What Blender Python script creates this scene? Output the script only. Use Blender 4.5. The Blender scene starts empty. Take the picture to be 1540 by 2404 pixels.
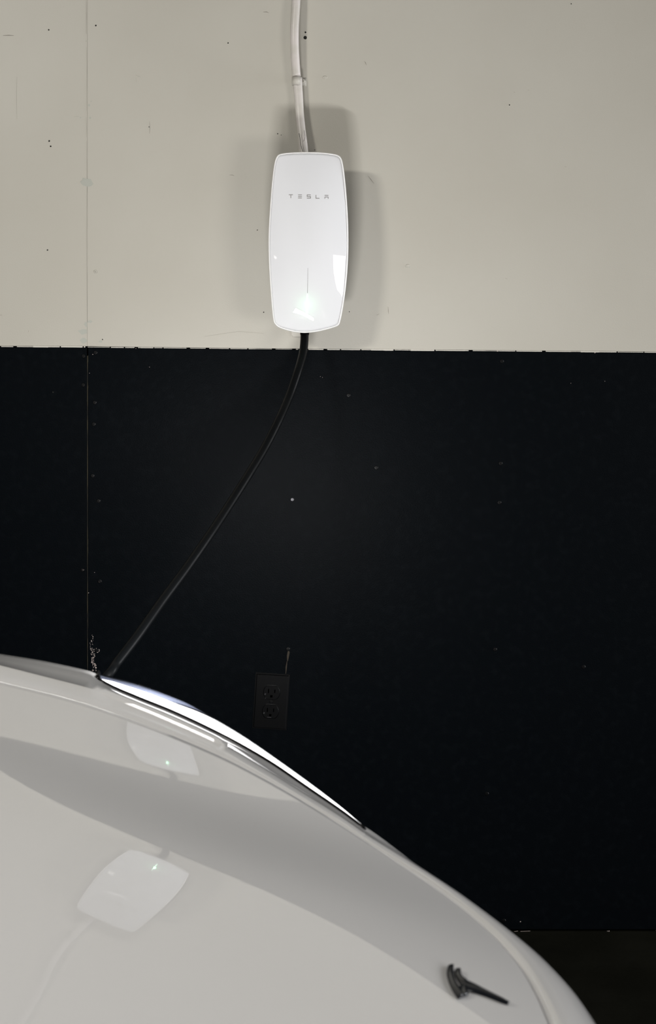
import bpy, bmesh, math, random
from mathutils import Vector, Matrix
random.seed(4)
# ---------------------------------------------------------------- camera
# The camera looks level and square at the wall (y = WALL_Y), 1.415 m above the floor, with the lens shifted down.
F, CAM_H, WALL_Y = 4500.0, 1.415, 3.913
sc = bpy.context.scene
cam_data = bpy.data.cameras.new('camera'); cam = bpy.data.objects.new('camera', cam_data)
sc.collection.objects.link(cam); sc.camera = cam
cam.location = (0, 0, CAM_H); cam.rotation_euler = (math.pi/2, 0, 0)
cam_data.sensor_fit = 'HORIZONTAL'; cam_data.sensor_width = 36; cam_data.lens = F/1540*36
cam_data.shift_y = -(1202-560)/1540
cam_data.clip_start = 0.05; cam_data.clip_end = 60
cam_data.dof.use_dof = True; cam_data.dof.focus_distance = WALL_Y-.02; cam_data.dof.aperture_fstop = 15
# ---------------------------------------------------------------- world, lights, exposure
world = bpy.data.worlds.new('world'); sc.world = world; world.use_nodes = True
world.node_tree.nodes['Background'].inputs[0].default_value = (.80, .86, 1, 1)
world.node_tree.nodes['Background'].inputs[1].default_value = .025
def area(name, loc, target, sx, sy, power, col):
    d = bpy.data.lights.new(name, 'AREA'); d.shape = 'RECTANGLE'; d.size = sx; d.size_y = sy
    d.energy = power; d.color = col
    o = bpy.data.objects.new(name, d); sc.collection.objects.link(o); o.location = loc
    o.rotation_euler = (Vector(target)-Vector(loc)).to_track_quat('-Z', 'Y').to_euler(); return o
area('ceiling_lamp', (-2.0, .40, 2.48), (-.1, 3.9, 1.2), .50, .16, 51, (1, .965, .89))
area('work_lamp', (2.1, .65, .72), (0, 3.9, 1.3), .9, .6, 27, (1, .96, .90))
area('ceiling_tube', (-.22, 1.50, 2.62), (-.22, 1.52, 0), 1.1, .08, 7, (1, .97, .95))
area('nose_fill_light', (4.2, 3.62, 1.15), (.1, 1.9, .7), .45, 2.0, 128, (.96, .97, 1))  # added fill lamp out of view, brightens the car's nose
beam = area('headlight_beam', (-.13, 2.735, .760), (-.07, 3.9, 1.45), .28, .022, 10.2, (1, .985, .97))
_z = (Vector((-.13, 2.735, .76))-Vector((-.07, 3.9, 1.45))).normalized(); _x = Vector((.40, -.02, -.21)); _x = (_x-_z*_x.dot(_z)).normalized(); _y = _z.cross(_x)
beam.rotation_euler = Matrix((_x, _y, _z)).transposed().to_euler()
HEADLIGHT_STRENGTH = 2.6
LED_POWER = .006
vs = sc.view_settings; vs.view_transform = 'Standard'; vs.look = 'None'; vs.gamma = 1; vs.use_curve_mapping = False
vs.exposure = -.12
# ---------------------------------------------------------------- helpers
def tag(o, label=None, cat=None, group=None, kind=None):
    if label: o['label'] = label
    if cat: o['category'] = cat
    if group: o['group'] = group
    if kind: o['kind'] = kind
    return o
def obj(name, me, mat=None, parent=None, smooth=False):
    if isinstance(me, bmesh.types.BMesh):
        b = me; me = bpy.data.meshes.new(name); bmesh.ops.recalc_face_normals(b, faces=b.faces); b.to_mesh(me); b.free()
    if smooth:
        for p in me.polygons: p.use_smooth = True
    if mat and not me.materials: me.materials.append(mat)
    o = bpy.data.objects.new(name, me); sc.collection.objects.link(o)
    if parent: o.parent = parent; o.matrix_parent_inverse = parent.matrix_world.inverted()
    return o
def empty(name, loc):
    o = bpy.data.objects.new(name, None); sc.collection.objects.link(o); o.location = loc
    o.matrix_world = Matrix.Translation(loc); return o
def P(px, py, d): return Vector(((px-770)/F*d, d, CAM_H-(py-560)/F*d))   # a point of the photograph at distance d
def interp(t, xs, ys):
    if t <= xs[0]: return ys[0]
    for i in range(1, len(xs)):
        if t <= xs[i]:
            k = (t-xs[i-1])/(xs[i]-xs[i-1]); return ys[i-1]+k*(ys[i]-ys[i-1])
    return ys[-1]
def catmull(pts, n):
    pts = [Vector(p) for p in pts]; out = []
    q = [2*pts[0]-pts[1]]+pts+[2*pts[-1]-pts[-2]]
    for i in range(1, len(q)-2):
        a, b, c, d = q[i-1:i+3]
        for k in range(n):
            t = k/n
            out.append(.5*((2*b)+(c-a)*t+(2*a-5*b+4*c-d)*t*t+(3*b-a-3*c+d)*t**3))
    out.append(pts[-1]); return out
def curve_y(tab):                           # smooth y(x) through a table
    pts = catmull([(x, y, 0) for x, y in tab], 8); xs = [p.x for p in pts]; ys = [p.y for p in pts]
    return lambda x: interp(x, xs, ys)
def box(b, c, s, rot=None):
    m = Matrix.Translation(c) @ (rot.to_4x4() if rot else Matrix()) @ Matrix.Diagonal((*s, 1))
    return bmesh.ops.create_cube(b, size=1, matrix=m)['verts']
def tube(b, pts, rad, seg=14, cap=True, flat=1.0):
    rings = []; up = Vector((0, 1, 0)); n = len(pts)
    for i, p in enumerate(pts):
        t = (pts[min(i+1, n-1)]-pts[max(i-1, 0)]).normalized()
        s = t.cross(up); s = s.normalized() if s.length > 1e-4 else Vector((1, 0, 0)); u = s.cross(t).normalized()
        r = rad(i/(n-1)) if callable(rad) else rad
        rings.append([b.verts.new(p+r*(math.cos(a)*s+flat*math.sin(a)*u)) for a in [2*math.pi*k/seg for k in range(seg)]])
    for i in range(n-1):
        for k in range(seg): b.faces.new((rings[i][k], rings[i][(k+1) % seg], rings[i+1][(k+1) % seg], rings[i+1][k]))
    if cap: b.faces.new(rings[0]); b.faces.new(rings[-1])
    return rings
def grid(b, rows, skip=None, close=False):
    v = [[b.verts.new(p) for p in r] for r in rows]
    for i in range(len(v)-1):
        for j in range(len(v[0])-1):
            if skip and skip(i, j): continue
            b.faces.new((v[i][j], v[i][j+1], v[i+1][j+1], v[i+1][j]))
    return v
def lathe(b, prof, axis_mat, seg=20):        # prof: (radius, height along local z)
    rings = [[b.verts.new(axis_mat @ Vector((r*math.cos(2*math.pi*k/seg), r*math.sin(2*math.pi*k/seg), h))) for k in range(seg)] for r, h in prof]
    for i in range(len(rings)-1):
        for k in range(seg): b.faces.new((rings[i][k], rings[i][(k+1) % seg], rings[i+1][(k+1) % seg], rings[i+1][k]))
    b.faces.new(rings[0]); b.faces.new(rings[-1])
# ---------------------------------------------------------------- materials
def mat(name, col, rough=.5, metal=0, coat=0, coat_ior=1.5, ior=1.5, emit=None, es=0, spec=.5, noise=None, bump=None, sat=0):
    m = bpy.data.materials.new(name); m.use_nodes = True; nt = m.node_tree; p = nt.nodes['Principled BSDF']
    p.inputs['Base Color'].default_value = (*col, 1); p.inputs['Roughness'].default_value = rough
    p.inputs['Metallic'].default_value = metal; p.inputs['Coat Weight'].default_value = coat
    p.inputs['Coat IOR'].default_value = coat_ior; p.inputs['Coat Roughness'].default_value = .015; p.inputs['IOR'].default_value = ior
    p.inputs['Specular IOR Level'].default_value = spec
    if emit: p.inputs['Emission Color'].default_value = (*emit, 1); p.inputs['Emission Strength'].default_value = es
    tc = nt.nodes.new('ShaderNodeTexCoord')
    if noise:                               # (scale, other colour, contrast low, high)
        n = nt.nodes.new('ShaderNodeTexNoise'); n.inputs['Scale'].default_value = noise[0]; n.inputs['Detail'].default_value = 6
        r = nt.nodes.new('ShaderNodeValToRGB'); r.color_ramp.elements[0].position = noise[2]; r.color_ramp.elements[1].position = noise[3]
        r.color_ramp.elements[0].color = (*col, 1); r.color_ramp.elements[1].color = (*noise[1], 1)
        nt.links.new(tc.outputs['Object'], n.inputs['Vector']); nt.links.new(n.outputs[0], r.inputs[0]); nt.links.new(r.outputs[0], p.inputs['Base Color'])
    if bump:                                # (scale, strength, distance)
        n = nt.nodes.new('ShaderNodeTexNoise'); n.inputs['Scale'].default_value = bump[0]; n.inputs['Detail'].default_value = 4
        u = nt.nodes.new('ShaderNodeBump'); u.inputs['Strength'].default_value = bump[1]; u.inputs['Distance'].default_value = bump[2]
        nt.links.new(tc.outputs['Object'], n.inputs['Vector']); nt.links.new(n.outputs[0], u.inputs['Height']); nt.links.new(u.outputs[0], p.inputs['Normal'])
    return m
M = {}
M['cream'] = mat('cream_wall_paint', (.490, .470, .415), .42, noise=(2.2, (.525, .508, .455), .35, .65), bump=(420, .25, .0006))
M['black'] = mat('black_wall_paint', (.0024, .0034, .0046), .38, spec=.020, noise=(60, (.0034, .0046, .0060), .5, .7), bump=(520, .30, .0008))
M['dark_gap'] = mat('dark_gap', (.01, .01, .008), .9)
M['raw_edge'] = mat('raw_plywood_edge', (.035, .03, .016), .8, noise=(30, (.004, .004, .003), .4, .6))
M['cream_edge'] = mat('bright_paint_edge', (.68, .66, .60), .4)
M['concrete'] = mat('garage_floor', (.0035, .0035, .0015), .75, spec=.08, noise=(7, (.006, .006, .0035), .4, .65), bump=(60, .3, .002))
M['ceiling'] = mat('ceiling_paint', (.25, .245, .23), .8)
M['paint'] = mat('white_car_paint', (.68, .675, .672), .4, spec=.1, coat=1, coat_ior=1.5)
M['white'] = mat('white_glass', (.74, .75, .78), .5, coat=.6, ior=1.3)
M['rim'] = mat('white_rim_plastic', (.86, .86, .86), .22)
M['grey_plastic'] = mat('grey_plastic', (.16, .16, .16), .4)
M['letter'] = mat('grey_print', (.20, .19, .185), .5)
M['cable'] = mat('black_rubber', (.0025, .003, .0035), .40, spec=.10, bump=(150, .1, .001))
M['conduit'] = mat('painted_conduit', (.58, .555, .51), .38, noise=(28, (.64, .60, .575), .42, .62), bump=(45, .3, .002))
M['strap'] = mat('painted_strap', (.56, .54, .49), .45)
M['black_plastic'] = mat('black_plastic', (.0014, .0016, .002), .3, spec=.2)
M['slot'] = mat('slot_dark', (.0004, .0004, .0004), .9, spec=.0)
M['screw'] = mat('painted_black_screw', (.002, .0024, .003), .4, spec=.15)
M['steel'] = mat('worn_steel', (.06, .06, .065), .4, metal=.9)
M['scuff'] = mat('pencil_scuff', (.27, .25, .22), .8)
M['soft_scuff'] = mat('faint_scuff', (.40, .385, .34), .7)
M['green_scuff'] = mat('green_grey_stain', (.43, .44, .395), .6)
M['rust'] = mat('rust_drip', (.022, .014, .006), .7)
M['chip'] = mat('pale_paint_chip', (.45, .38, .36), .7)
M['led'] = mat('green_led', (.8, 1, .9), .3, emit=(.62, 1, .72), es=3.0)
M['drl'] = mat('lit_headlight_guide', (1, 1, 1), .3, emit=(1, .985, 1), es=HEADLIGHT_STRENGTH)
M['housing'] = mat('headlight_housing', (.075, .085, .12), .35, spec=.3, bump=(40, .4, .004))
M['badge'] = mat('dark_chrome_badge', (.012, .014, .018), .18, metal=.3)
M['tyre'] = mat('tyre_rubber', (.012, .012, .012), .7)
M['alloy'] = mat('alloy_wheel', (.35, .35, .36), .3, metal=.9)
M['glass_dark'] = mat('tinted_glass', (.01, .012, .014), .03)
def lens_mat():                             # clear cover: mostly see-through with a glossy skin
    m = bpy.data.materials.new('clear_lens'); m.use_nodes = True; nt = m.node_tree; nt.nodes.clear()
    o = nt.nodes.new('ShaderNodeOutputMaterial'); x = nt.nodes.new('ShaderNodeMixShader'); t = nt.nodes.new('ShaderNodeBsdfTransparent')
    g = nt.nodes.new('ShaderNodeBsdfGlossy'); lw = nt.nodes.new('ShaderNodeLayerWeight'); f = nt.nodes.new('ShaderNodeMath'); f.operation = 'POWER'; f.inputs[1].default_value = 6; nt.links.new(lw.outputs['Facing'], f.inputs[0]); g.inputs['Roughness'].default_value = .03
    nt.links.new(f.outputs[0], x.inputs[0]); nt.links.new(t.outputs[0], x.inputs[1]); nt.links.new(g.outputs[0], x.inputs[2]); nt.links.new(x.outputs[0], o.inputs[0]); return m
M['lens'] = lens_mat()
# ================================================================ the setting
SX = (205-770)/1150.0                       # the seam between two sheets
wall = empty('wall_back', (0, WALL_Y, 0)); tag(wall, 'garage wall of sheets, painted cream above and black below', kind='structure')
def bound_z(x):                             # height of the cream / black line: it drops a little to the right
    px = 770+x*1150; return CAM_H-((interp(px, [-900, 205, 215, 700, 1000, 1540, 2200], [812, 814, 815, 820, 822, 827, 834]))-560)/1150
def sheet(x0, x1, lower, y_front, m):
    b = bmesh.new(); n = 10; T = .012; rows = []
    top = []; bot = []
    for i in range(n+1):
        x = x0+(x1-x0)*i/n; zb = bound_z(x)
        if lower: bot.append((x, .004)); top.append((x, zb-.0012))
        else: bot.append((x, zb+.0012)); top.append((x, 2.75))
    e = .0012 if lower else .0003
    def ring(y, g):
        pts = [(x, z+g) for x, z in bot]+[(x, z-g) for x, z in reversed(top)]
        return [Vector((min(max(x, x0+g), x1-g), y, z)) for x, z in pts]
    r = [[b.verts.new(p) for p in ring(y, g)] for y, g in ((y_front+T, 0), (y_front+e, 0), (y_front+e*.3, e*.3), (y_front, e))]
    k = len(r[0])
    for a in range(3):
        for i in range(k): b.faces.new((r[a][i], r[a][(i+1) % k], r[a+1][(i+1) % k], r[a+1][i]))
    b.faces.new(r[-1]); b.faces.new(r[0])
    return obj('panel', b, m, wall)
panels = {}
for k in range(-2, 3):
    x0 = SX+1.22*k; x1 = x0+1.22
    dy = .0022 if k < 0 else 0
    panels[(k, 'u')] = sheet(x0+.0001, x1-.0001, False, WALL_Y+(.0004 if k < 0 else 0), M['cream'])
    panels[(k, 'l')] = sheet(x0+.0014, x1-.0014, True, WALL_Y+.001+dy, M['black'])
    tag(panels[(k, 'u')], 'cream painted wall sheet'); tag(panels[(k, 'l')], 'black painted wall sheet')
b = bmesh.new(); box(b, (.12, WALL_Y+.06, 1.4), (6.1, .09, 2.78)); obj('wall_framing', b, M['dark_gap'], wall)
def panel_at(px, py):
    x = (px-770)/1150; z = CAM_H-(py-560)/1150
    return panels[(int(math.floor((x-SX)/1.22)), 'u' if z > bound_z(x) else 'l')]
def front_y(px, py):
    x = (px-770)/1150; up = CAM_H-(py-560)/1150 > bound_z(x); left = x < SX
    return WALL_Y+((.0004 if left else 0) if up else (.0032 if left else .001))
def W(px, py, off=0):                       # point on the wall face, off metres in front of it
    y = front_y(px, py); return Vector(((px-770)/F*WALL_Y, y-off, CAM_H-(py-560)/F*WALL_Y))
b = bmesh.new(); box(b, (.12, 1.4, -.05), (6.1, 5.2, .1)); tag(obj('floor', b, M['concrete']), kind='structure')
b = bmesh.new(); box(b, (.12, 2.2, 2.83), (6.1, 3.6, .1)); tag(obj('ceiling', b, M['ceiling']), kind='structure')
# thin pale paint edge left on the lip of the upper sheets
b = bmesh.new()
for a, c, w in [(3, 200, 2.6), (206, 330, 1.6), (330, 600, 1.4), (724, 1100, 2.6), (1110, 1540, 2.2), (600, 700, 1.2)]:
    x = a
    while x < c:
        x2 = min(c, x+random.uniform(18, 60)); hh = w*random.uniform(.5, 1.1)/1150
        p, q = (x-770)/1150, (x2-770)/1150; z = (bound_z(p)+bound_z(q))/2
        box(b, ((p+q)/2, WALL_Y+.0006, z-hh*.1), (q-p, .0032, hh), Matrix.Rotation(.0085, 3, 'Y')); x = x2+random.choice([0, 0, 3, 9])
tag(obj('paint_lip', b, M['cream_edge'], wall), 'pale bare edge between the cream and the black paint', kind='stuff')
b = bmesh.new(); box(b, (SX, WALL_Y+.0125, .6), (.006, .012, 1.15)); obj('seam_edge', b, M['raw_edge'], wall)
b = bmesh.new()
for y0, y1, off in [(1265, 1278, 0), (1284, 1300, 0), (1440, 1475, 0), (1500, 1570, -1.5), (905, 912, 0), (835, 850, 0), (1330, 1400, -1.5)]:
    z0, z1 = CAM_H-(y0-560)/1150, CAM_H-(y1-560)/1150
    box(b, (SX+(off+1.8)/1150, WALL_Y+.0022, (z0+z1)/2), (.0012, .001, z0-z1))
obj('bare_sheet_edge', b, M['raw_edge'], wall)
def blob(b, px, py, r, off=.0003, thick=.0004, ax=1, ay=1, rag=.3, n=9):
    c = W(px, py); vs = []
    for k in range(n):
        a = 2*math.pi*k/n; rr = r/1150*(1+random.uniform(-rag, rag)); vs.append((c.x+ax*rr*math.cos(a), c.z+ay*rr*math.sin(a)))
    f = [b.verts.new((x, c.y-off-thick, z)) for x, z in vs]; g = [b.verts.new((x, c.y+.0003, z)) for x, z in vs]
    b.faces.new(f)
    for k in range(n): b.faces.new((f[k], f[(k+1) % n], g[(k+1) % n], g[k]))
# nail holes with a small raised paint rim
def hole(px, py, r, rim=True):
    par = panel_at(px, py)
    b = bmesh.new(); blob(b, px, py, r, .0002, .0002, rag=.12); h = obj('nail_hole', b, M['dark_gap'], par)
    if rim:
        b = bmesh.new(); c = W(px, py); n = 14
        R = [[b.verts.new((c.x+q/1150*math.cos(2*math.pi*k/n), c.y-o, c.z+q/1150*math.sin(2*math.pi*k/n))) for k in range(n)] for q, o in ((r*.85, .0001), (r*1.2, .0007), (r*1.9, -.0002))]
        for i in range(2):
            for k in range(n): b.faces.new((R[i][k], R[i][(k+1) % n], R[i+1][(k+1) % n], R[i+1][k]))
        obj('hole_rim', b, par.data.materials[0], par, True)
for px, py, r in [(114.5, 70, 1.8), (115.5, 331, 2), (119, 343.5, 1.9), (111.5, 587, 1.7), (535.5, 101, 1.7), (717, 76, 2.2), (716.5, 88.5, 4.2),
                  (1196, 246.5, 1.5), (1341, 9, 1.3), (350, 298, 1.1), (225, 60, 2.0), (652, 314, 1.4), (820, 732, 1.1), (619, 733, 1.4), (739, 352, 1),
                  (241, 797, 1.5), (124, 921, 1.6), (604, 540, 1.2), (660, 317, .9)]:
    hole(px, py, r, r > 1.35)
# scuffs, dents and stains
b = bmesh.new()
def streak(b, pts, w, off=.0004):
    c = [W(x, y, off) for x, y in pts]; n = len(c); L = []
    for i, p in enumerate(c):
        t = (c[min(i+1, n-1)]-c[max(i-1, 0)]).normalized(); s = Vector((-t.z, 0, t.x)); ww = w/1150*(.35 if i in (0, n-1) else 1)*.5
        L.append((b.verts.new(p+s*ww), b.verts.new(p-s*ww), b.verts.new(p-s*ww+Vector((0, off+.0002, 0))), b.verts.new(p+s*ww+Vector((0, off+.0002, 0)))))
    for i in range(n-1):
        for k in range(4): b.faces.new((L[i][k], L[i][(k+1) % 4], L[i+1][(k+1) % 4], L[i+1][k]))
for pts, w in [([(7, 83.5), (20, 83), (32, 83.5)], 1.8), ([(618, 28.5), (626, 28), (631, 30.5)], 1.4), ([(855, 144), (858, 147), (860, 153)], 1.2),
               ([(539, 411), (546, 411), (550, 413)], 1.2), ([(351, 285), (352, 300), (351, 314)], .8), ([(603, 542), (606, 539)], 1.4),
               ([(0, 739.5), (4, 739.5)], 1.5), ([(911, 720), (911.5, 730), (912.5, 737)], 1.1), ([(884, 740), (890, 737)], 1), ([(864, 413), (871, 422), (878, 431)], 1.3),
               ([(66, 780), (67, 776)], 1.2), ([(84, 769), (85, 768)], 1), ([(1186, 653), (1191, 655)], 1.2), ([(1206, 216), (1209, 217)], 1.5), ([(1239, 211), (1242, 212)], 1), ([(202.5, 0), (202.7, 40), (202.5, 80)], .7)]:
    streak(b, pts, w)
tag(obj('scuff_mark', b, M['scuff'], wall), 'dark pencil thin scuffs on the cream paint', kind='stuff')
b = bmesh.new()
for pts, w in [([(40, 180), (39, 230), (40, 280)], .8), ([(318, 176), (325, 179), (330, 181)], 1), ([(319, 182), (320, 194)], .8), ([(202.5, 95), (202, 98)], 3), ([(202.8, 275), (203, 300), (203, 322)], 1),
               ([(175, 273.5), (186, 273)], 1.5), ([(203, 110), (204, 150), (203.5, 200), (203, 260)], .8), ([(203, 330), (204, 440), (203, 560), (204, 700), (205, 808)], 1.0), ([(1325, 391), (1330, 392)], 2),
               ([(480, 790), (560, 778), (620, 783)], .8)]:
    streak(b, pts, w, .0003)
tag(obj('faint_scuff', b, M['soft_scuff'], wall), 'faint scuffs and filled seam on the cream paint', kind='stuff')
b = bmesh.new()
for px, py, r, ax, ay in [(209, 247, 2.6, 1, 1), (211.5, 277, 2.6, 1, 1), (214, 238, 1.4, 1, 1), (189, 276, 1.6, 1, 1), (205, 427, 12, 1.2, .8), (195, 779, 9, 1.2, .7), (203, 761, 6, 1, 1), (197, 800, 6, 1.3, 1), (211, 755, 4, 1.5, .7), (236, 802, 3, 1.4, .8), (957, 625, 5, 1.1, .7), (697, 783, 3, 1, 1)]:
    blob(b, px, py, r, .0001, .0002, ax, ay, .25, 14)
tag(obj('wall_stain', b, M['green_scuff'], wall), 'small green grey stains beside the sheet seam', kind='stuff')
# dented filler spots
for px, py, r in [(763, 182, 5.5), (957, 624, 5), (1176, 825, 4)]:
    b = bmesh.new(); c = W(px, py); lathe(b, [(r/1150, -.0004), (r*.9/1150, .0008), (r*.55/1150, .0010), (r*.3/1150, .0004)], Matrix.Translation(c) @ Matrix.Rotation(math.pi/2, 4, 'X') @ Matrix.Diagonal((1.15, .75, 1, 1)), 12)
    obj('filler_spot', b, panel_at(px, py).data.materials[0], panel_at(px, py), True)
# screws: dished head with a cross recess
def screw_mesh(r, m):
    b = bmesh.new(); lathe(b, [(r, 0), (r, r*.22), (r*.8, r*.42), (r*.45, r*.45), (r*.38, r*.18)], Matrix.Rotation(math.pi/2, 4, 'X'), 16)
    for a in (.35, .35+math.pi/2): box(b, (0, -r*.32, 0), (r*1.1, r*.3, r*.22), Matrix.Rotation(a, 3, 'Y'))
    me = bpy.data.meshes.new('screw'); bmesh.ops.recalc_face_normals(b, faces=b.faces); b.to_mesh(me); b.free(); me.materials.append(m); return me
SM = {'k': screw_mesh(.0042, M['screw']), 's': screw_mesh(.0037, M['steel']), 'c': screw_mesh(.0040, M['cream']), 'w': screw_mesh(.0040, M['strap'])}
def screw(px, py, kind, par=None, y=None, name='screw'):
    p = W(px, py, -.0004)
    if y: p.y = y
    o = obj(name, SM[kind], None, par or panel_at(px, py)); o.location = p; return o
for px, py, k in [(686, 1173, 's'), (1178, 848, 'k'), (1175, 1088, 'k'), (1172, 1180, 'k'), (1162, 1525, 'k'), (1370, 1566, 'k'), (224, 828, 'k'), (222, 945, 'k'), (220, 996, 'k'),
                  (217, 1117, 'k'), (231, 1176, 'k'), (234, 1365, 'k'), (225, 1527, 'k'), (195, 904, 'k'), (193, 1339, 'k'), (883, 1098, 'k'), (196, 836, 'k'), (676, 1524, 'k'), (1183, 2162, 'k'), (224, 638, 'c'), (700, 785, 's'), (1143, 1864, 'k'), (818, 928, 'k')]:
    screw(px, py, k)
# chipped paint beside the seam, along the black edge and at the foot of the wall
b = bmesh.new()
for i in range(70):
    t = random.random(); py = 1490+85*t**.7; px = 213+7*t+random.uniform(-3, 6)
    blob(b, px, py, random.uniform(.4, 1.1)*(1 if t < .5 else 1.4), .0004, .0006, random.uniform(.6, 1.6), random.uniform(.6, 1.8), .4, 5)
for i in range(11):
    t = random.random()*6.28; blob(b, 227+6*math.cos(t), 1527+5*math.sin(t), random.uniform(.4, .9), .0004, .0006, 1.2, 1, .4, 5)
for px, py, r in [(195, 1338, 2), (233, 1367, 1.6), (1340, 900, .8), (752, 884, .9), (757, 886, .8), (350, 1449, 1), (208, 1392, 1), (222, 1344, .8), (210, 876, 1), (218, 832, 1.1), (225, 826, 1.2), (319, 818, 1), (351, 862, .8), (1420, 895, .9), (1168, 824, 2.2), (1397, 828, 1.6), (1541, 2184, 1.5), (1430, 2186, 1.5), (1222, 2164, 1.6)]:
    blob(b, px, py, r*.8, .0004, .0007, 1.2, .8, .4, 6)
for pts in [[(1187, 2180), (1190, 2188), (1196, 2186)], [(1204, 2188), (1216, 2186)], [(1222, 2187), (1245, 2186)], [(1425, 2186), (1431, 2187)]]: streak(b, pts, 1.8)
tag(obj('paint_chip', b, M['chip'], wall), 'pale chips where black paint has flaked', kind='stuff')
b = bmesh.new(); streak(b, [(677, 1526), (677.5, 1532), (676, 1540), (675, 1552)], 5); streak(b, [(674, 1552), (672, 1566), (671, 1582)], 3)
obj('rust_drip', b, M['rust'], wall)
# ================================================================ wall charger
CY = WALL_Y-.13                              # its front face
ch = empty('wall_charger', tuple(W(724, 570)))
tag(ch, 'white glass fronted car charger with green light mounted on cream wall', 'charger')
OUT = [(690, 357), (720, 356.5), (750, 357), (775, 359.5), (792, 363), (801, 371), (806, 390), (811, 430), (815, 480), (817.5, 530), (818, 580), (816, 630), (811.5, 680), (805, 725), (799, 755),
       (794, 765), (782, 770), (765, 775), (742, 780), (718, 782.5), (695, 781), (672, 776), (655, 770), (646, 763), (641, 752), (637, 715), (632.5, 650), (630, 590), (630.5, 540), (634, 480), (638, 430),
       (643, 388), (648, 370), (655, 362), (668, 359)]
ring0 = catmull([(x, y, 0) for x, y in OUT+[OUT[0]]], 4)[:-1]
cx0, cy0 = 724, 570
def sag(py): return .010*max(0, (py-540)/240)**2   # the front falls back towards the bottom
def ring(scale_px, y, k=1.0):               # outline shrunk by scale_px pixels, at depth y
    pts = []
    n = len(ring0)
    for i, p in enumerate(ring0):
        t = (ring0[(i+2) % n]-ring0[i-2]).normalized(); nn = Vector((-t.y, t.x, 0))
        if nn.dot(Vector((cx0, cy0, 0))-p) < 0: nn = -nn
        q = p+nn*scale_px; q = Vector((cx0, cy0, 0))+(q-Vector((cx0, cy0, 0)))*k
        w = P(q.x, q.y, CY); w.y = y+(sag(q.y) if y < CY+.01 else 0); pts.append(w)
    return pts
def loops(b, rl, cap_last=True, cap_first=False):
    v = [[b.verts.new(p) for p in r] for r in rl]; n = len(v[0])
    for a in range(len(v)-1):
        for i in range(n): b.faces.new((v[a][i], v[a][(i+1) % n], v[a+1][(i+1) % n], v[a+1][i]))
    if cap_last: b.faces.new(v[-1])
    if cap_first: b.faces.new(v[0])
    return v
b = bmesh.new(); loops(b, [ring(30, WALL_Y-.0005, .92), ring(24, WALL_Y-.02, .93), ring(14, WALL_Y-.06, .96), ring(7, CY+.022), ring(2.2, CY+.009), ring(1.8, CY+.0072)], cap_first=True)
obj('body', b, M['grey_plastic'], ch, True)
b = bmesh.new(); loops(b, [ring(3, CY+.0070), ring(.4, CY+.0065), ring(0, CY+.004), ring(.5, CY+.0012), ring(2.0, CY), ring(3.6, CY+.0008), ring(4.0, CY+.0030)], cap_last=False)
obj('rim', b, M['rim'], ch, True)
def dome(px, py):                            # y of the domed glass face
    hw = interp(py, [357, 365, 390, 480, 580, 680, 755, 765, 783], [66, 72, 81, 90, 93, 87, 78, 72, 60])
    u = min(1, abs(px-(cx0+.5))/hw); v = min(1, abs(py-570)/213)
    return CY+.0012-.0150*(1-u*u)*(1-v*v)+sag(py)
b = bmesh.new(); rl = []
base = ring(4.1, CY)
for k in range(15):
    s = 1-(k/15)**1.4 if k else 1
    r = []
    for p in base:
        qx = 770+p.x/CY*F; qy = 560+(CAM_H-p.z)/CY*F; qx = cx0+(qx-cx0)*s; qy = cy0+(qy-cy0)*s
        w = P(qx, qy, CY); w.y = dome(qx, qy); r.append(w)
    rl.append(r)
rl.insert(0, [p+Vector((0, .003, 0)) for p in rl[0]])
v = loops(b, rl, cap_last=False); cc = P(cx0, cy0, CY); cc.y = dome(cx0, cy0); c = b.verts.new(cc)
for i in range(len(v[-1])): b.faces.new((v[-1][i], v[-1][(i+1) % len(v[-1])], c))
face = obj('glass_face', b, M['white'], ch, True)
def on_face(px, py, off=.0002):
    w = P(px, py, CY); w.y = dome(px, py); k = (w.y-off)/CY
    return Vector((w.x*k, w.y-off, CAM_H+(w.z-CAM_H)*k))
def strip_on_face(b, x0, y0, x1, y1, w0, w1, off=.0003, n=1):
    L = []
    for i in range(n+1):
        t = i/n; x, y = x0+(x1-x0)*t, y0+(y1-y0)*t; w = w0+(w1-w0)*t
        d = Vector((x1-x0, y1-y0, 0)).normalized(); s = (-d.y*w/2, d.x*w/2)
        L.append((on_face(x+s[0], y+s[1], off), on_face(x-s[0], y-s[1], off)))
    for i in range(n):
        a, c, d, e = L[i][0], L[i][1], L[i+1][1], L[i+1][0]
        f = [b.verts.new(p) for p in (a, c, d, e)]; g = [b.verts.new(p+Vector((0, off+.0001, 0))) for p in (a, c, d, e)]
        b.faces.new(f); b.faces.new(g)
        for k in range(4): b.faces.new((f[k], f[(k+1) % 4], g[(k+1) % 4], g[k]))
S = 6.417
for ch_name, segs in (('letter', [[(500, 752, 562, 752), (531, 752, 531, 803)], [(640, 753, 698, 753), (640, 777, 698, 777), (640, 801, 698, 801)],
                      [(773, 754, 832, 754), (777, 754, 777, 779), (773, 779, 832, 779), (828, 779, 828, 804), (773, 804, 832, 804)], [(909, 755, 909, 806), (905, 806, 963, 806)],
                      [(1040, 762, 1097, 762), (1040, 787, 1097, 787), (1044, 787, 1044, 812), (1093, 787, 1093, 812)]]),):
    for letter in segs:
        b = bmesh.new()
        for x0, y0, x1, y1 in letter: strip_on_face(b, 600+x0/S, 340+y0/S, 600+x1/S, 340+y1/S, 1.4, 1.4)
        obj('letter', b, M['letter'], face)
b = bmesh.new(); strip_on_face(b, 722.8, 629, 721.8, 688, .5, 1.0, .0002, 6); obj('light_slot', b, M['grey_plastic'], face)
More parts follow.
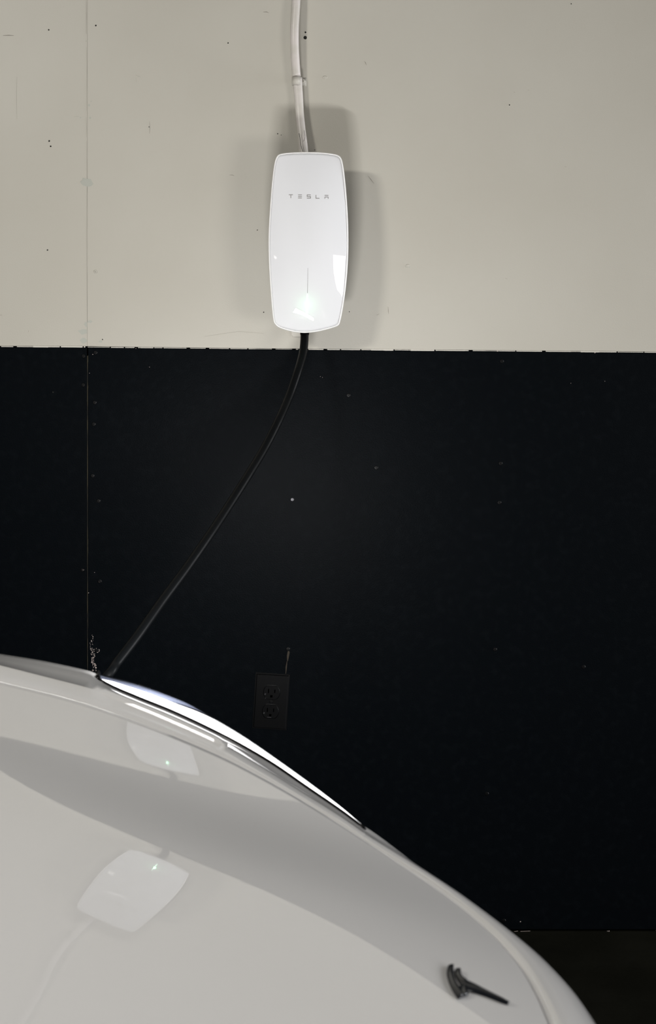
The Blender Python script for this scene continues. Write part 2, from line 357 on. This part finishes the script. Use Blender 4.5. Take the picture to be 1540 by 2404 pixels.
b = bmesh.new(); strip_on_face(b, 721.5, 690, 720.5, 712, .7, 2.0, .0006, 4); strip_on_face(b, 720.5, 712, 719.5, 741, 2.2, 1.2, .0006, 4)
tag(obj('status_light', b, M['led'], face), 'glowing green status light')
ld = bpy.data.lights.new('status_glow', 'POINT'); ld.energy = LED_POWER; ld.color = (.30, 1, .45); ld.shadow_soft_size = .003
lo = bpy.data.objects.new('status_glow', ld); sc.collection.objects.link(lo); lo.location = on_face(720, 720, .016)
b = bmesh.new(); box(b, W(700, 778, .004), (.026, .008, .020)); bmesh.ops.bevel(b, geom=b.edges[:], offset=.002, segments=2); obj('mounting_bracket', b, M['strap'], ch)
# ---------------------------------------------------------------- charging cable
path = [P(715, 774, 3.835), P(714.5, 800, 3.825), P(711, 830, 3.81), P(700, 870, 3.78), P(681, 925, 3.75), P(655, 985, 3.70), P(622, 1050, 3.65), P(583, 1115, 3.59), P(540, 1183, 3.53), P(492, 1256, 3.46), P(437, 1335, 3.39),
        P(380, 1412, 3.32), P(325, 1490, 3.25), P(275, 1555, 3.20), P(245, 1594, 3.17), Vector((-.46, 3.13, .60)), Vector((-.62, 3.10, .38)), Vector((-.86, 3.12, .10)), Vector((-1.2, 3.2, .012)), Vector((-1.8, 3.35, .0115)), Vector((-2.5, 3.25, .0115)),
        Vector((-2.75, 3.12, .10)), Vector((-2.85, 3.0, .45)), Vector((-2.8, 2.95, .80)), Vector((-2.72, 2.90, .92))]
cb = empty('charging_cable', tuple(path[0])); tag(cb, 'thick black charging cable hanging from the white charger', 'cable')
b = bmesh.new(); tube(b, catmull(path, 8), .0082, 16); obj('cord', b, M['cable'], cb, True)
b = bmesh.new(); tube(b, [P(715.5, 770, 3.835), P(715.2, 779, 3.832), P(715, 786, 3.83)], lambda t: .0098-.001*t, 16); obj('strain_relief', b, M['black_plastic'], cb, True)
b = bmesh.new(); tube(b, [Vector((-2.72, 2.90, .92)), Vector((-2.71, 2.87, .945)), Vector((-2.70, 2.835, .955))], lambda t: .014+.008*t, 16); obj('plug_handle', b, M['black_plastic'], cb, True)
# ---------------------------------------------------------------- conduit feeding the charger
cd = empty('wall_conduit', tuple(W(694, 0))); tag(cd, 'cream painted flexible conduit running down wall into the charger top', 'conduit')
top = [(640, -974), (645, -800), (655, -620), (672, -420), (686, -260), (694, -120), (697, -40), (695.5, 10), (692.5, 60), (692, 100), (693.5, 140), (696.5, 182)]
b = bmesh.new(); tube(b, [W(x, y, .0225+.004*math.sin(y*.02)) for x, y in [tuple(p.xy) for p in catmull([(x, y, 0) for x, y in top], 5)]], .0088, 16)
obj('upper_run', b, M['conduit'], cd, True)
low = [(698, 184), (700, 210), (702, 235), (703.5, 262), (706, 290), (709, 318), (712, 345), (713.5, 366)]
b = bmesh.new(); tube(b, [W(x, y, .020+.010*max(0, (y-250))/110) for x, y in [tuple(p.xy) for p in catmull([(x, y, 0) for x, y in low], 5)]], lambda t: .0098-.0012*math.sin(t*3.1), 16, flat=.72)
obj('lower_run', b, M['conduit'], cd, True)
b = bmesh.new()
for pts, w in [([(702, 313), (704, 322), (706, 334), (707.5, 345), (711, 356)], 1.6), ([(714, 306), (716, 322), (712.5, 332)], 1.1)]:
    c = [P(x, y, WALL_Y-.0375-.006*max(0, (y-300))/60) for x, y in pts]; tube(b, catmull(c, 3), w/3300, 6)
obj('sheath_crack', b, M['dark_gap'], cd, True)
b = bmesh.new()
pts = [W(686, 192, .001), W(685.5, 192, .018), W(690, 192, .030), W(698, 192, .033), W(705, 192, .028), W(708, 192, .012), W(709, 192, .002), W(719, 193, .0015)]
pts = catmull(pts, 4)
for i in range(len(pts)-1):
    a, c = pts[i], pts[i+1]; h = .0080
    f = [b.verts.new(q) for q in (a+Vector((0, 0, h)), a-Vector((0, 0, h)), c-Vector((0, 0, h)), c+Vector((0, 0, h)))]; b.faces.new(f)
bmesh.ops.remove_doubles(b, verts=b.verts, dist=1e-5); bmesh.ops.solidify(b, geom=b.faces[:], thickness=.0014)
st = obj('strap', b, M['strap'], cd, True)
p = W(712, 190.5, .0032); o = obj('screw', SM['w'], None, st); o.location = p
# ---------------------------------------------------------------- duplex outlet
oc = W(636.5, 1646, 0); out = empty('wall_outlet', tuple(oc)); tag(out, 'black painted double power outlet low on the black wall', 'outlet')
R4 = Matrix.Rotation(math.radians(3.6), 3, 'Y')
def ob(name, b, m, par=out, smooth=False):
    bmesh.ops.transform(b, matrix=Matrix.Translation(oc) @ R4.to_4x4(), verts=b.verts); return obj(name, b, m, par, smooth)
b = bmesh.new(); box(b, (0, -.0030, 0), (.070, .006, .114)); bmesh.ops.bevel(b, geom=[e for e in b.edges if all(v.co.y < -.005 for v in e.verts)], offset=.0035, segments=3, affect='EDGES')
plate = ob('cover_plate', b, M['black_plastic'])
for dz in (.0193, -.0193):
    b = bmesh.new(); n = 28; pts = []
    for k in range(n):
        a = 2*math.pi*k/n; pts.append((.0172*math.cos(a), max(-.0142, min(.0142, .0172*math.sin(a)))+dz))
    r = [[b.verts.new((x*s, y, dz+(z-dz)*s)) for x, z in pts] for s, y in ((1, -.004), (1, -.0084), (.94, -.0092))]
    for a in range(2):
        for k in range(n): b.faces.new((r[a][k], r[a][(k+1) % n], r[a+1][(k+1) % n], r[a+1][k]))
    b.faces.new(r[-1]); rc = ob('receptacle', b, M['black_plastic'])
    for x, z, w, h in ((-.0064, .003, .0020, .0082), (.0064, .003, .0020, .0068)):
        b = bmesh.new(); box(b, (x, -.00935, dz+z), (w, .0006, h)); ob('slot', b, M['slot'], rc)
    b = bmesh.new(); box(b, (0, -.00935, dz-.0075), (.0048, .0006, .0046)); ob('slot', b, M['slot'], rc)
    b = bmesh.new(); box(b, (-.0128, -.0098, dz-.0035), (.0026, .0018, .0030), Matrix.Rotation(.5, 3, 'Y')); box(b, (-.002 if dz < 0 else -.0115, -.0096, dz-.0118), (.0085 if dz < 0 else .002, .0014, .0010)); ob('painted_glint', b, M['steel'], rc)  # steel-coloured bits stand in for glints on the glossy black
b = bmesh.new(); lathe(b, [(.0034, -.0002), (.0034, .0010), (.0022, .0018)], Matrix.Translation((0, -.006, 0)) @ Matrix.Rotation(math.pi/2, 4, 'X'), 12); ob('screw', b, M['screw'], plate)
# ================================================================ the car: nose to the right, wheels on the floor
# Bonnet skin as a bicubic spline height field over (x, y) in metres
HOOD = [[0.8541, 0.8808, 0.9044, 0.9249, 0.9418, 0.9545, 0.9626, 0.9654, 0.9624, 0.9533, 0.9379, 0.9160, 0.8878, 0.8535, 0.8136],
        [0.8354, 0.8598, 0.8817, 0.9010, 0.9176, 0.9311, 0.9409, 0.9464, 0.9469, 0.9418, 0.9310, 0.9147, 0.8935, 0.8681, 0.8395],
        [0.8131, 0.8354, 0.8556, 0.8736, 0.8896, 0.9032, 0.9140, 0.9214, 0.9244, 0.9224, 0.9152, 0.9036, 0.8890, 0.8735, 0.8582],
        [0.7869, 0.8075, 0.8262, 0.8429, 0.8579, 0.8710, 0.8821, 0.8904, 0.8952, 0.8952, 0.8903, 0.8821, 0.8742, 0.8696, 0.8694],
        [0.7566, 0.7763, 0.7937, 0.8092, 0.8229, 0.8352, 0.8458, 0.8541, 0.8594, 0.8604, 0.8562, 0.8497, 0.8491, 0.8568, 0.8715],
        [0.7217, 0.7414, 0.7585, 0.7730, 0.7855, 0.7966, 0.8063, 0.8140, 0.8181, 0.8188, 0.8132, 0.8064, 0.8152, 0.8349, 0.8611],
        [0.6817, 0.7027, 0.7204, 0.7349, 0.7466, 0.7562, 0.7647, 0.7720, 0.7742, 0.7728, 0.7629, 0.7560, 0.7754, 0.8017, 0.8331],
        [0.6363, 0.6598, 0.6794, 0.6950, 0.7069, 0.7156, 0.7222, 0.7280, 0.7318, 0.7286, 0.7135, 0.7067, 0.7267, 0.7523, 0.7837],
        [0.5851, 0.6123, 0.6348, 0.6528, 0.6663, 0.6756, 0.6810, 0.6836, 0.6855, 0.6805, 0.6649, 0.6558, 0.6646, 0.6843, 0.7119],
        [0.5281, 0.5599, 0.5864, 0.6076, 0.6235, 0.6341, 0.6389, 0.6378, 0.6326, 0.6224, 0.6073, 0.5951, 0.5926, 0.6011, 0.6191],
        [0.4656, 0.5028, 0.5340, 0.5589, 0.5772, 0.5882, 0.5912, 0.5857, 0.5732, 0.5567, 0.5385, 0.5215, 0.5091, 0.5045, 0.5083],
        [0.3979, 0.4412, 0.4775, 0.5063, 0.5266, 0.5371, 0.5369, 0.5263, 0.5076, 0.4843, 0.4595, 0.4351, 0.4129, 0.3944, 0.3812]]
HX0, HX1, HY0, HY1 = -1.1, .36, .95, 2.75; CLY = 1.86     # CLY: the car's centre line
def bas(t): return ((1-t)**3/6, (3*t**3-6*t*t+4)/6, (-3*t**3+3*t*t+3*t+1)/6, t**3/6)
def hood_z(x, y):
    x = min(max(x, HX0), HX1-1e-6); y = min(max(y, HY0), HY1-1e-6)
    u = (x-HX0)/(HX1-HX0)*9; v = (y-HY0)/(HY1-HY0)*12; i, j = int(u), int(v); A, B = bas(u-i), bas(v-j)
    return sum(A[a]*B[c]*HOOD[i+a][j+c] for a in range(4) for c in range(4))
def on_hood(px, py, lo=1.3, hi=2.72):        # where the sight line of a pixel meets the skin
    last = None; n = 90
    for k in range(n+1):
        d = lo+(hi-lo)*k/n; p = P(px, py, d); g = p.z-hood_z(p.x, p.y)
        if last and last[1] > 0 >= g:
            a, c = last[0], d
            for _ in range(22):
                m = (a+c)/2; q = P(px, py, m)
                if q.z-hood_z(q.x, q.y) > 0: a = m
                else: c = m
            return P(px, py, (a+c)/2)
        last = (d, g)
    return P(px, py, hi)
car = empty('white_car', (-1.3, CLY, 0)); car.name = 'car'
tag(car, 'white car with lit headlight and dark T badge parked before the wall', 'car')
GAP = [(0, 1590, 2.60), (75, 1608, 2.60), (150, 1630, 2.60), (300, 1680, 2.59), (450, 1745, 2.57), (560, 1800, 2.55), (690, 1872, 2.51), (800, 1935, 2.46), (930, 2020, 2.385), (1050, 2100, 2.30), (1150, 2190, 2.2),
       (1220, 2270, 2.1), (1262, 2340, 2.01), (1295, 2404, 1.92)]
gapc = catmull(GAP, 9)
st_px = [tuple(p) for p in gapc]             # stations: pixel of the shut line and its depth
G = [P(*p) for p in st_px]
for g in G: g.z = hood_z(g.x, g.y) if abs(g.z-hood_z(g.x, g.y)) < .02 else g.z
yM = curve_y([(-60, 1548), (0, 1562), (110, 1590), (200, 1613), (240, 1627), (370, 1679), (510, 1742), (600, 1793), (700, 1855), (800, 1918), (870, 1967)])
yT = curve_y([(-60, 1532), (0, 1540), (100, 1556), (190, 1575), (213, 1582)])
yL0 = curve_y([(213, 1583), (224, 1591), (260, 1612), (330, 1642), (400, 1670), (480, 1707), (560, 1748), (640, 1795), (720, 1850), (800, 1905), (870, 1958)])
yU0 = curve_y([(213, 1578), (260, 1588), (330, 1607), (430, 1645), (500, 1684), (580, 1733), (680, 1803), (760, 1862), (820, 1910), (870, 1955)])
yL = lambda x: yT(x) if x < 213 else yL0(x)
yU = lambda x: yT(x)-1.0 if x < 205 else yU0(x)
def smooth(t): t = max(0, min(1, t)); return t*t*(3-2*t)
def profile(i):
    px, py, d = st_px[i]; g = G[i]; n = len(G)
    t = G[min(i+1, n-1)]-G[max(i-1, 0)]; t.z = 0; t.normalize()
    nn = Vector((-t.y, t.x, 0)); 
    if nn.y < 0 and px < 900: nn = -nn
    if nn.x < -.3: nn = -nn
    fz = None
    if px <= 870:
        k = 1 if px < 500 else 1-.45*smooth((px-500)/370)
        step = smooth((px-225)/25)*smooth((520-px)/12)  # low ridge shaped so its facet catches the tube as a white line
        mp = P(px, yM(px)+4.5*step, d+.040*k); mq = P(px, yM(px)-4*step, d+.040*k+.0003+.0028*step)
        hl = P(px, yL(px), d+.140*k); hu = P(px, yU(px)-.6, d+.190*k)
        hm = (hl+hu)/2+Vector((0, 0, .0025))
        m1 = g.lerp(mp, .5)+Vector((0, 0, -.0010)); ms = (mp+mq)/2; fz = [g, m1, mp, mp.lerp(mq, .1), ms, mp.lerp(mq, .9), mq, mq.lerp(hl, .5)+Vector((0, 0, .0006)), hl, hm, hu, hu+nn*.022+Vector((0, 0, -.022)), hu+nn*.034+Vector((0, 0, -.075))]
    a = .075+.012*smooth((px-1050)/200); bz = .115
    el = [g+nn*a*math.sin(th)-Vector((0, 0, bz*(1-math.cos(th)))) for th in [math.radians(x) for x in (0, 8, 14, 14.2, 14.5, 14.8, 15, 24, 34, 42, 52, 72, 90)]]
    if fz is None: fz = el
    elif px > 700:
        w = smooth((px-700)/170)*.0; fz = [p.lerp(q, w) for p, q in zip(fz, el)]
    if 870 < px < 1010:
        w = smooth((px-870)/140); ref = profile_end; fz = [(g+(r-profile_g)).lerp(q, w) for r, q in zip(ref, el)]
    # body side below
    last = fz[-1]; k = smooth((px+100)/300); tuck = .02
    side = [last+nn*.030-Vector((0, 0, .12)), last+nn*.035-Vector((0, 0, .24)), last+nn*.0-Vector((0, 0, .40))]
    side[2].z = max(side[2].z, .17); side[1].z = max(side[1].z, .26)
    return fz+side
prof = []
profile_end = None
for i in range(len(G)):
    p = profile(i)
    if st_px[i][0] <= 870: profile_end = p[:13]; profile_g = G[i].copy()
    prof.append(p)
i_end = max(i for i in range(len(G)) if st_px[i][0] <= 870)
# continue the wing back towards the windscreen
back = []
for k in range(1, 11):
    dx = G[0].x-.065*k
    if dx < -1.08: break
    gy = G[0].y+.004*k; z = hood_z(dx, gy); base = Vector((dx, gy, z)); dz = 0
    back.append([base+(q-G[0]) for q in prof[0]])
nb = len(back); PR = list(reversed(back))+prof; GG = [p[0] for p in PR]; i_end += nb
i_hl = nb+next(i for i in range(len(G)) if st_px[i][0] >= 213)
# nose: carry the last profile round to the centre line
last = PR[-1]; extra = []
for k in range(1, 6):
    t = k/5; y = last[0].y+(CLY-last[0].y)*t; x = last[0].x+.0025*math.sin(t*math.pi/2); base = Vector((x, y, hood_z(x, y))); nn = Vector((1, 0, 0))
    extra.append([base+Vector((q.x-last[0].x, (q.y-last[0].y)*(1-t), q.z-last[0].z)) for q in last])
PR += extra; GG = [p[0] for p in PR]
mir = lambda p: Vector((p.x, 2*CLY-p.y, p.z))
def near(pr):                                # the same section on the other side, sitting on the bonnet skin there
    out_ = []
    for p in pr:
        g = mir(p[0]); dz = (hood_z(g.x, g.y)-g.z)*smooth((p[0].y-CLY-.05)/.3); out_.append([mir(q)+Vector((0, 0, dz)) for q in p])
    return out_
def mesh_rows(rows, skip=None, sub=0):
    b = bmesh.new(); grid(b, rows, skip); bmesh.ops.remove_doubles(b, verts=b.verts, dist=1e-5); return b
def fix_shell(o, th=.0025):
    m = o.modifiers.new('thickness', 'SOLIDIFY'); m.thickness = th; m.offset = -1; return o
def flange(rows, first=True): return [[p[0]+Vector((0, -.0 , -.014))]+p for p in rows]
for rows_all in (PR, near(PR)):
    fen = [[p[0]-Vector((0, 0, .014))]+p for p in rows_all[:i_end+1]]
    b = mesh_rows(fen, lambda i, j: i >= i_hl and 9 <= j < 13); obj('fender', b, M['paint'], car, True)
bum = PR[i_end:]+list(reversed(near(PR[i_end:])))[1:]
b = mesh_rows([[p[0]-Vector((0, 0, .014))]+p for p in bum]); obj('bumper', b, M['paint'], car, True)
# bonnet, clipped by the shut line; its edge turns down
nx, ny = 110, 120; xs_ = [p.x for p in GG]; b = bmesh.new(); rows = []
xl = GG[0].x; xm = max(xs_)-.0042
def far_y(x):
    for i in range(len(GG)-1):
        if GG[i].x <= x <= GG[i+1].x: t = (x-GG[i].x)/max(1e-9, GG[i+1].x-GG[i].x); return GG[i].y+(GG[i+1].y-GG[i].y)*t
    return CLY
for i in range(nx+1):
    t = i/nx; x = xl+(xm-xl)*(1-(1-t)**2.2); yf = far_y(x+.0028)-.0028; yf = max(yf, CLY+.0001); yn = 2*CLY-yf; r = []
    for j in range(ny+1):
        s = j/ny; y = yn+(yf-yn)*(.5-.5*math.cos(math.pi*s)*(1) if False else s)
        r.append(Vector((x, y, hood_z(x, y))))
    r = [r[0]+Vector((0, .001, -.016)), r[0]+Vector((0, 0, -.0012))]+[r[0]+Vector((0, .0012, 0))]+r[1:-1]+[r[-1]+Vector((0, -.0012, 0)), r[-1]+Vector((0, 0, -.0012)), r[-1]+Vector((0, -.001, -.016))]
    rows.append(r)
grid(b, rows); bonnet = obj('hood', b, M['paint'], car, True)
for nm, gl in (('seal', GG), ('seal', [p[0] for p in near(PR)])):
    b = bmesh.new(); tube(b, [p+Vector((0, 0, -.0135)) for p in gl], .0055, 8); obj('hood_seal', b, M['black_plastic'], car, True)
# headlights: dark gasket, housing, lit guide, clear lens
for side, rows_all in ((0, PR), (1, near(PR))):
    R = rows_all[i_hl:i_end+1]; n = len(R)
    hd = 1 if not side else -1
    b = bmesh.new()
    hs = [[p[8]-Vector((0, 0, .0014)), p[9]-Vector((0, 0, .0014)), p[10]-Vector((0, 0, .0014)), p[11]-Vector((0, hd*.006, .008)), p[12]-Vector((0, hd*.006, 0))] for p in R]
    grid(b, hs); hl = obj('headlight', b, M['housing'], car, True); hl['label'] = 'lit headlight along the far fender' if not side else 'headlight on the near fender'
    b = bmesh.new(); rows = []
    for i, p in enumerate(R):
        px = 213+(870-213)*i/(n-1); f = interp(px, [213, 235, 300, 380, 440, 480, 870], [.15, .45, .50, .55, .80, .97, .97])
        thin = min(1, (n-1-i)/3+.15)
        at = lambda t: (p[8].lerp(p[9], t*2) if t < .5 else p[9].lerp(p[10], t*2-1))-Vector((0, 0, .0006))
        rows.append([at(0), at(f*.25), at(f*.5), at(f*.75), at(f)])
    grid(b, rows); o = obj('light_guide', b, M['drl'], hl, True); o['label'] = 'bright white light strip'
    b = bmesh.new(); grid(b, [[p[8], p[8].lerp(p[9], .5)+Vector((0, 0, .0008)), p[9], p[10], p[11], p[12]] for p in R]); o = obj('lens', b, M['lens'], hl, True); o['label'] = 'clear lens'
    b = bmesh.new(); tube(b, [p[8]+Vector((0, -hd*.0016, .0008)) for p in R]+[], .0027, 6)
    a = R[0]; tube(b, [a[8], a[10]+Vector((0, 0, .0006)), a[11]], .0045, 6); obj('gasket', b, M['black_plastic'], hl, True)
# T badge on the nose: two arched bars and a tapering stem, raised off the skin
def bx_(px, py, off): p = on_hood(px, py, 1.5, 2.3); return p+Vector((off*.45, -off*.2, off))
bt = empty('badge', (0, 0, 0)); bt.parent = car; bt.matrix_parent_inverse = car.matrix_world.inverted()
def bar(name, A, B, off=.0042):
    b = bmesh.new(); rows = []
    for (x0, y0), (x1, y1) in zip(A, B):
        rows.append([bx_(x0, y0, -.001), bx_(x0, y0, off*.8), bx_((x0+x1)/2, (y0+y1)/2, off), bx_(x1, y1, off*.8), bx_(x1, y1, -.001)])
    v = grid(b, rows); b.faces.new(v[0]); b.faces.new(v[-1]); return obj(name, b, M['badge'], bt, True)
q = lambda x, y: (1000+x/6.417, 2200+y/6.417)
cm = lambda L: [tuple(p.xy) for p in catmull([(*q(*a), 0) for a in L], 4)]
bar('upper_bar', cm([(318, 462), (308, 560), (330, 660), (370, 765), (422, 858), (478, 940)]), cm([(398, 452), (392, 550), (407, 640), (440, 728), (500, 812), (565, 905)]))
bar('lower_bar', cm([(426, 518), (434, 590), (468, 655), (520, 740), (515, 810), (535, 915)]), cm([(500, 512), (508, 585), (535, 632), (600, 690), (592, 810), (622, 895)]))
bar('stem', cm([(500, 800), (590, 822), (720, 850), (860, 892), (1000, 944), (1130, 996), (1228, 1030)]), cm([(520, 650), (590, 688), (720, 745), (860, 818), (1000, 888), (1130, 952), (1236, 1018)]))
# cabin and rear, outside the frame: a closed body so that the car stands whole
def section(x, hw, zt, zb=.22): return [Vector((x, CLY+s*w_*hw, zb+(zt-zb)*h)) for s, w_, h in
    [(1, .90, 0), (1, .985, .25), (1, 1, .55), (1, .985, .82), (1, .93, .97), (1, .5, 1), (-1, .5, 1), (-1, .93, .97), (-1, .985, .82), (-1, 1, .55), (-1, .985, .25), (-1, .90, 0)]]
b = bmesh.new(); xb = GG[0].x
secs = [section(x, hw, zt) for x, hw, zt in [(xb, .925, .885), (-1.5, .93, .93), (-2.2, .935, .95), (-3.0, .93, .97), (-3.5, .90, 1.0), (-3.72, .82, .98), (-3.8, .74, .80)]]
v = grid(b, secs)
for r in v: b.faces.new((r[0], r[-1], r[-1])) if False else None
for i in range(len(v)-1): b.faces.new((v[i][0], v[i+1][0], v[i+1][-1], v[i][-1]))
b.faces.new(v[0]); b.faces.new(v[-1]); obj('body_side', b, M['paint'], car, True)
def gh(x, hw, z): return [Vector((x, CLY-hw, z)), Vector((x, CLY-hw*.4, z+.02)), Vector((x, CLY+hw*.4, z+.02)), Vector((x, CLY+hw, z))]
b = bmesh.new(); grid(b, [gh(xb-.03, .70, .875), gh(-1.35, .66, 1.10), gh(-1.68, .60, 1.33)]); fix_shell(obj('windshield', b, M['glass_dark'], car, True), .006)
b = bmesh.new(); grid(b, [gh(-1.68, .60, 1.33), gh(-2.1, .585, 1.41), gh(-2.6, .57, 1.40), gh(-3.1, .56, 1.28), gh(-3.55, .60, 1.0)]); fix_shell(obj('roof', b, M['glass_dark'], car, True), .01)
for s in (1, -1):
    b = bmesh.new(); top_ = [(-1.68, .60, 1.33), (-2.1, .585, 1.41), (-2.6, .57, 1.40), (-3.1, .56, 1.28), (-3.5, .60, 1.02)]
    bot_ = [(xb-.03, .70, .875), (-1.6, .86, .925), (-2.3, .87, .94), (-3.0, .85, .96), (-3.5, .62, .99)]
    grid(b, [[Vector((x, CLY+s*h, z)) for x, h, z in top_], [Vector((x, CLY+s*h, z)) for x, h, z in bot_]]); fix_shell(obj('side_window', b, M['glass_dark'], car), .006)
for x, s in ((-.42, 1), (-.42, -1), (-3.1, 1), (-3.1, -1)):
    A_ = Matrix.Translation((x, CLY+s*.79, .335)) @ Matrix.Rotation(-s*math.pi/2, 4, 'X')
    b = bmesh.new(); lathe(b, [(.24, -.11), (.31, -.11), (.332, -.09), (.334, 0), (.332, .09), (.31, .105), (.24, .09)], A_, 36); ty = obj('tyre', b, M['tyre'], car, True)
    b = bmesh.new(); lathe(b, [(.235, -.02), (.235, .085), (.22, .09), (.21, .06), (.06, .07), (.05, .085)], A_, 24); obj('wheel_rim', b, M['alloy'], ty)
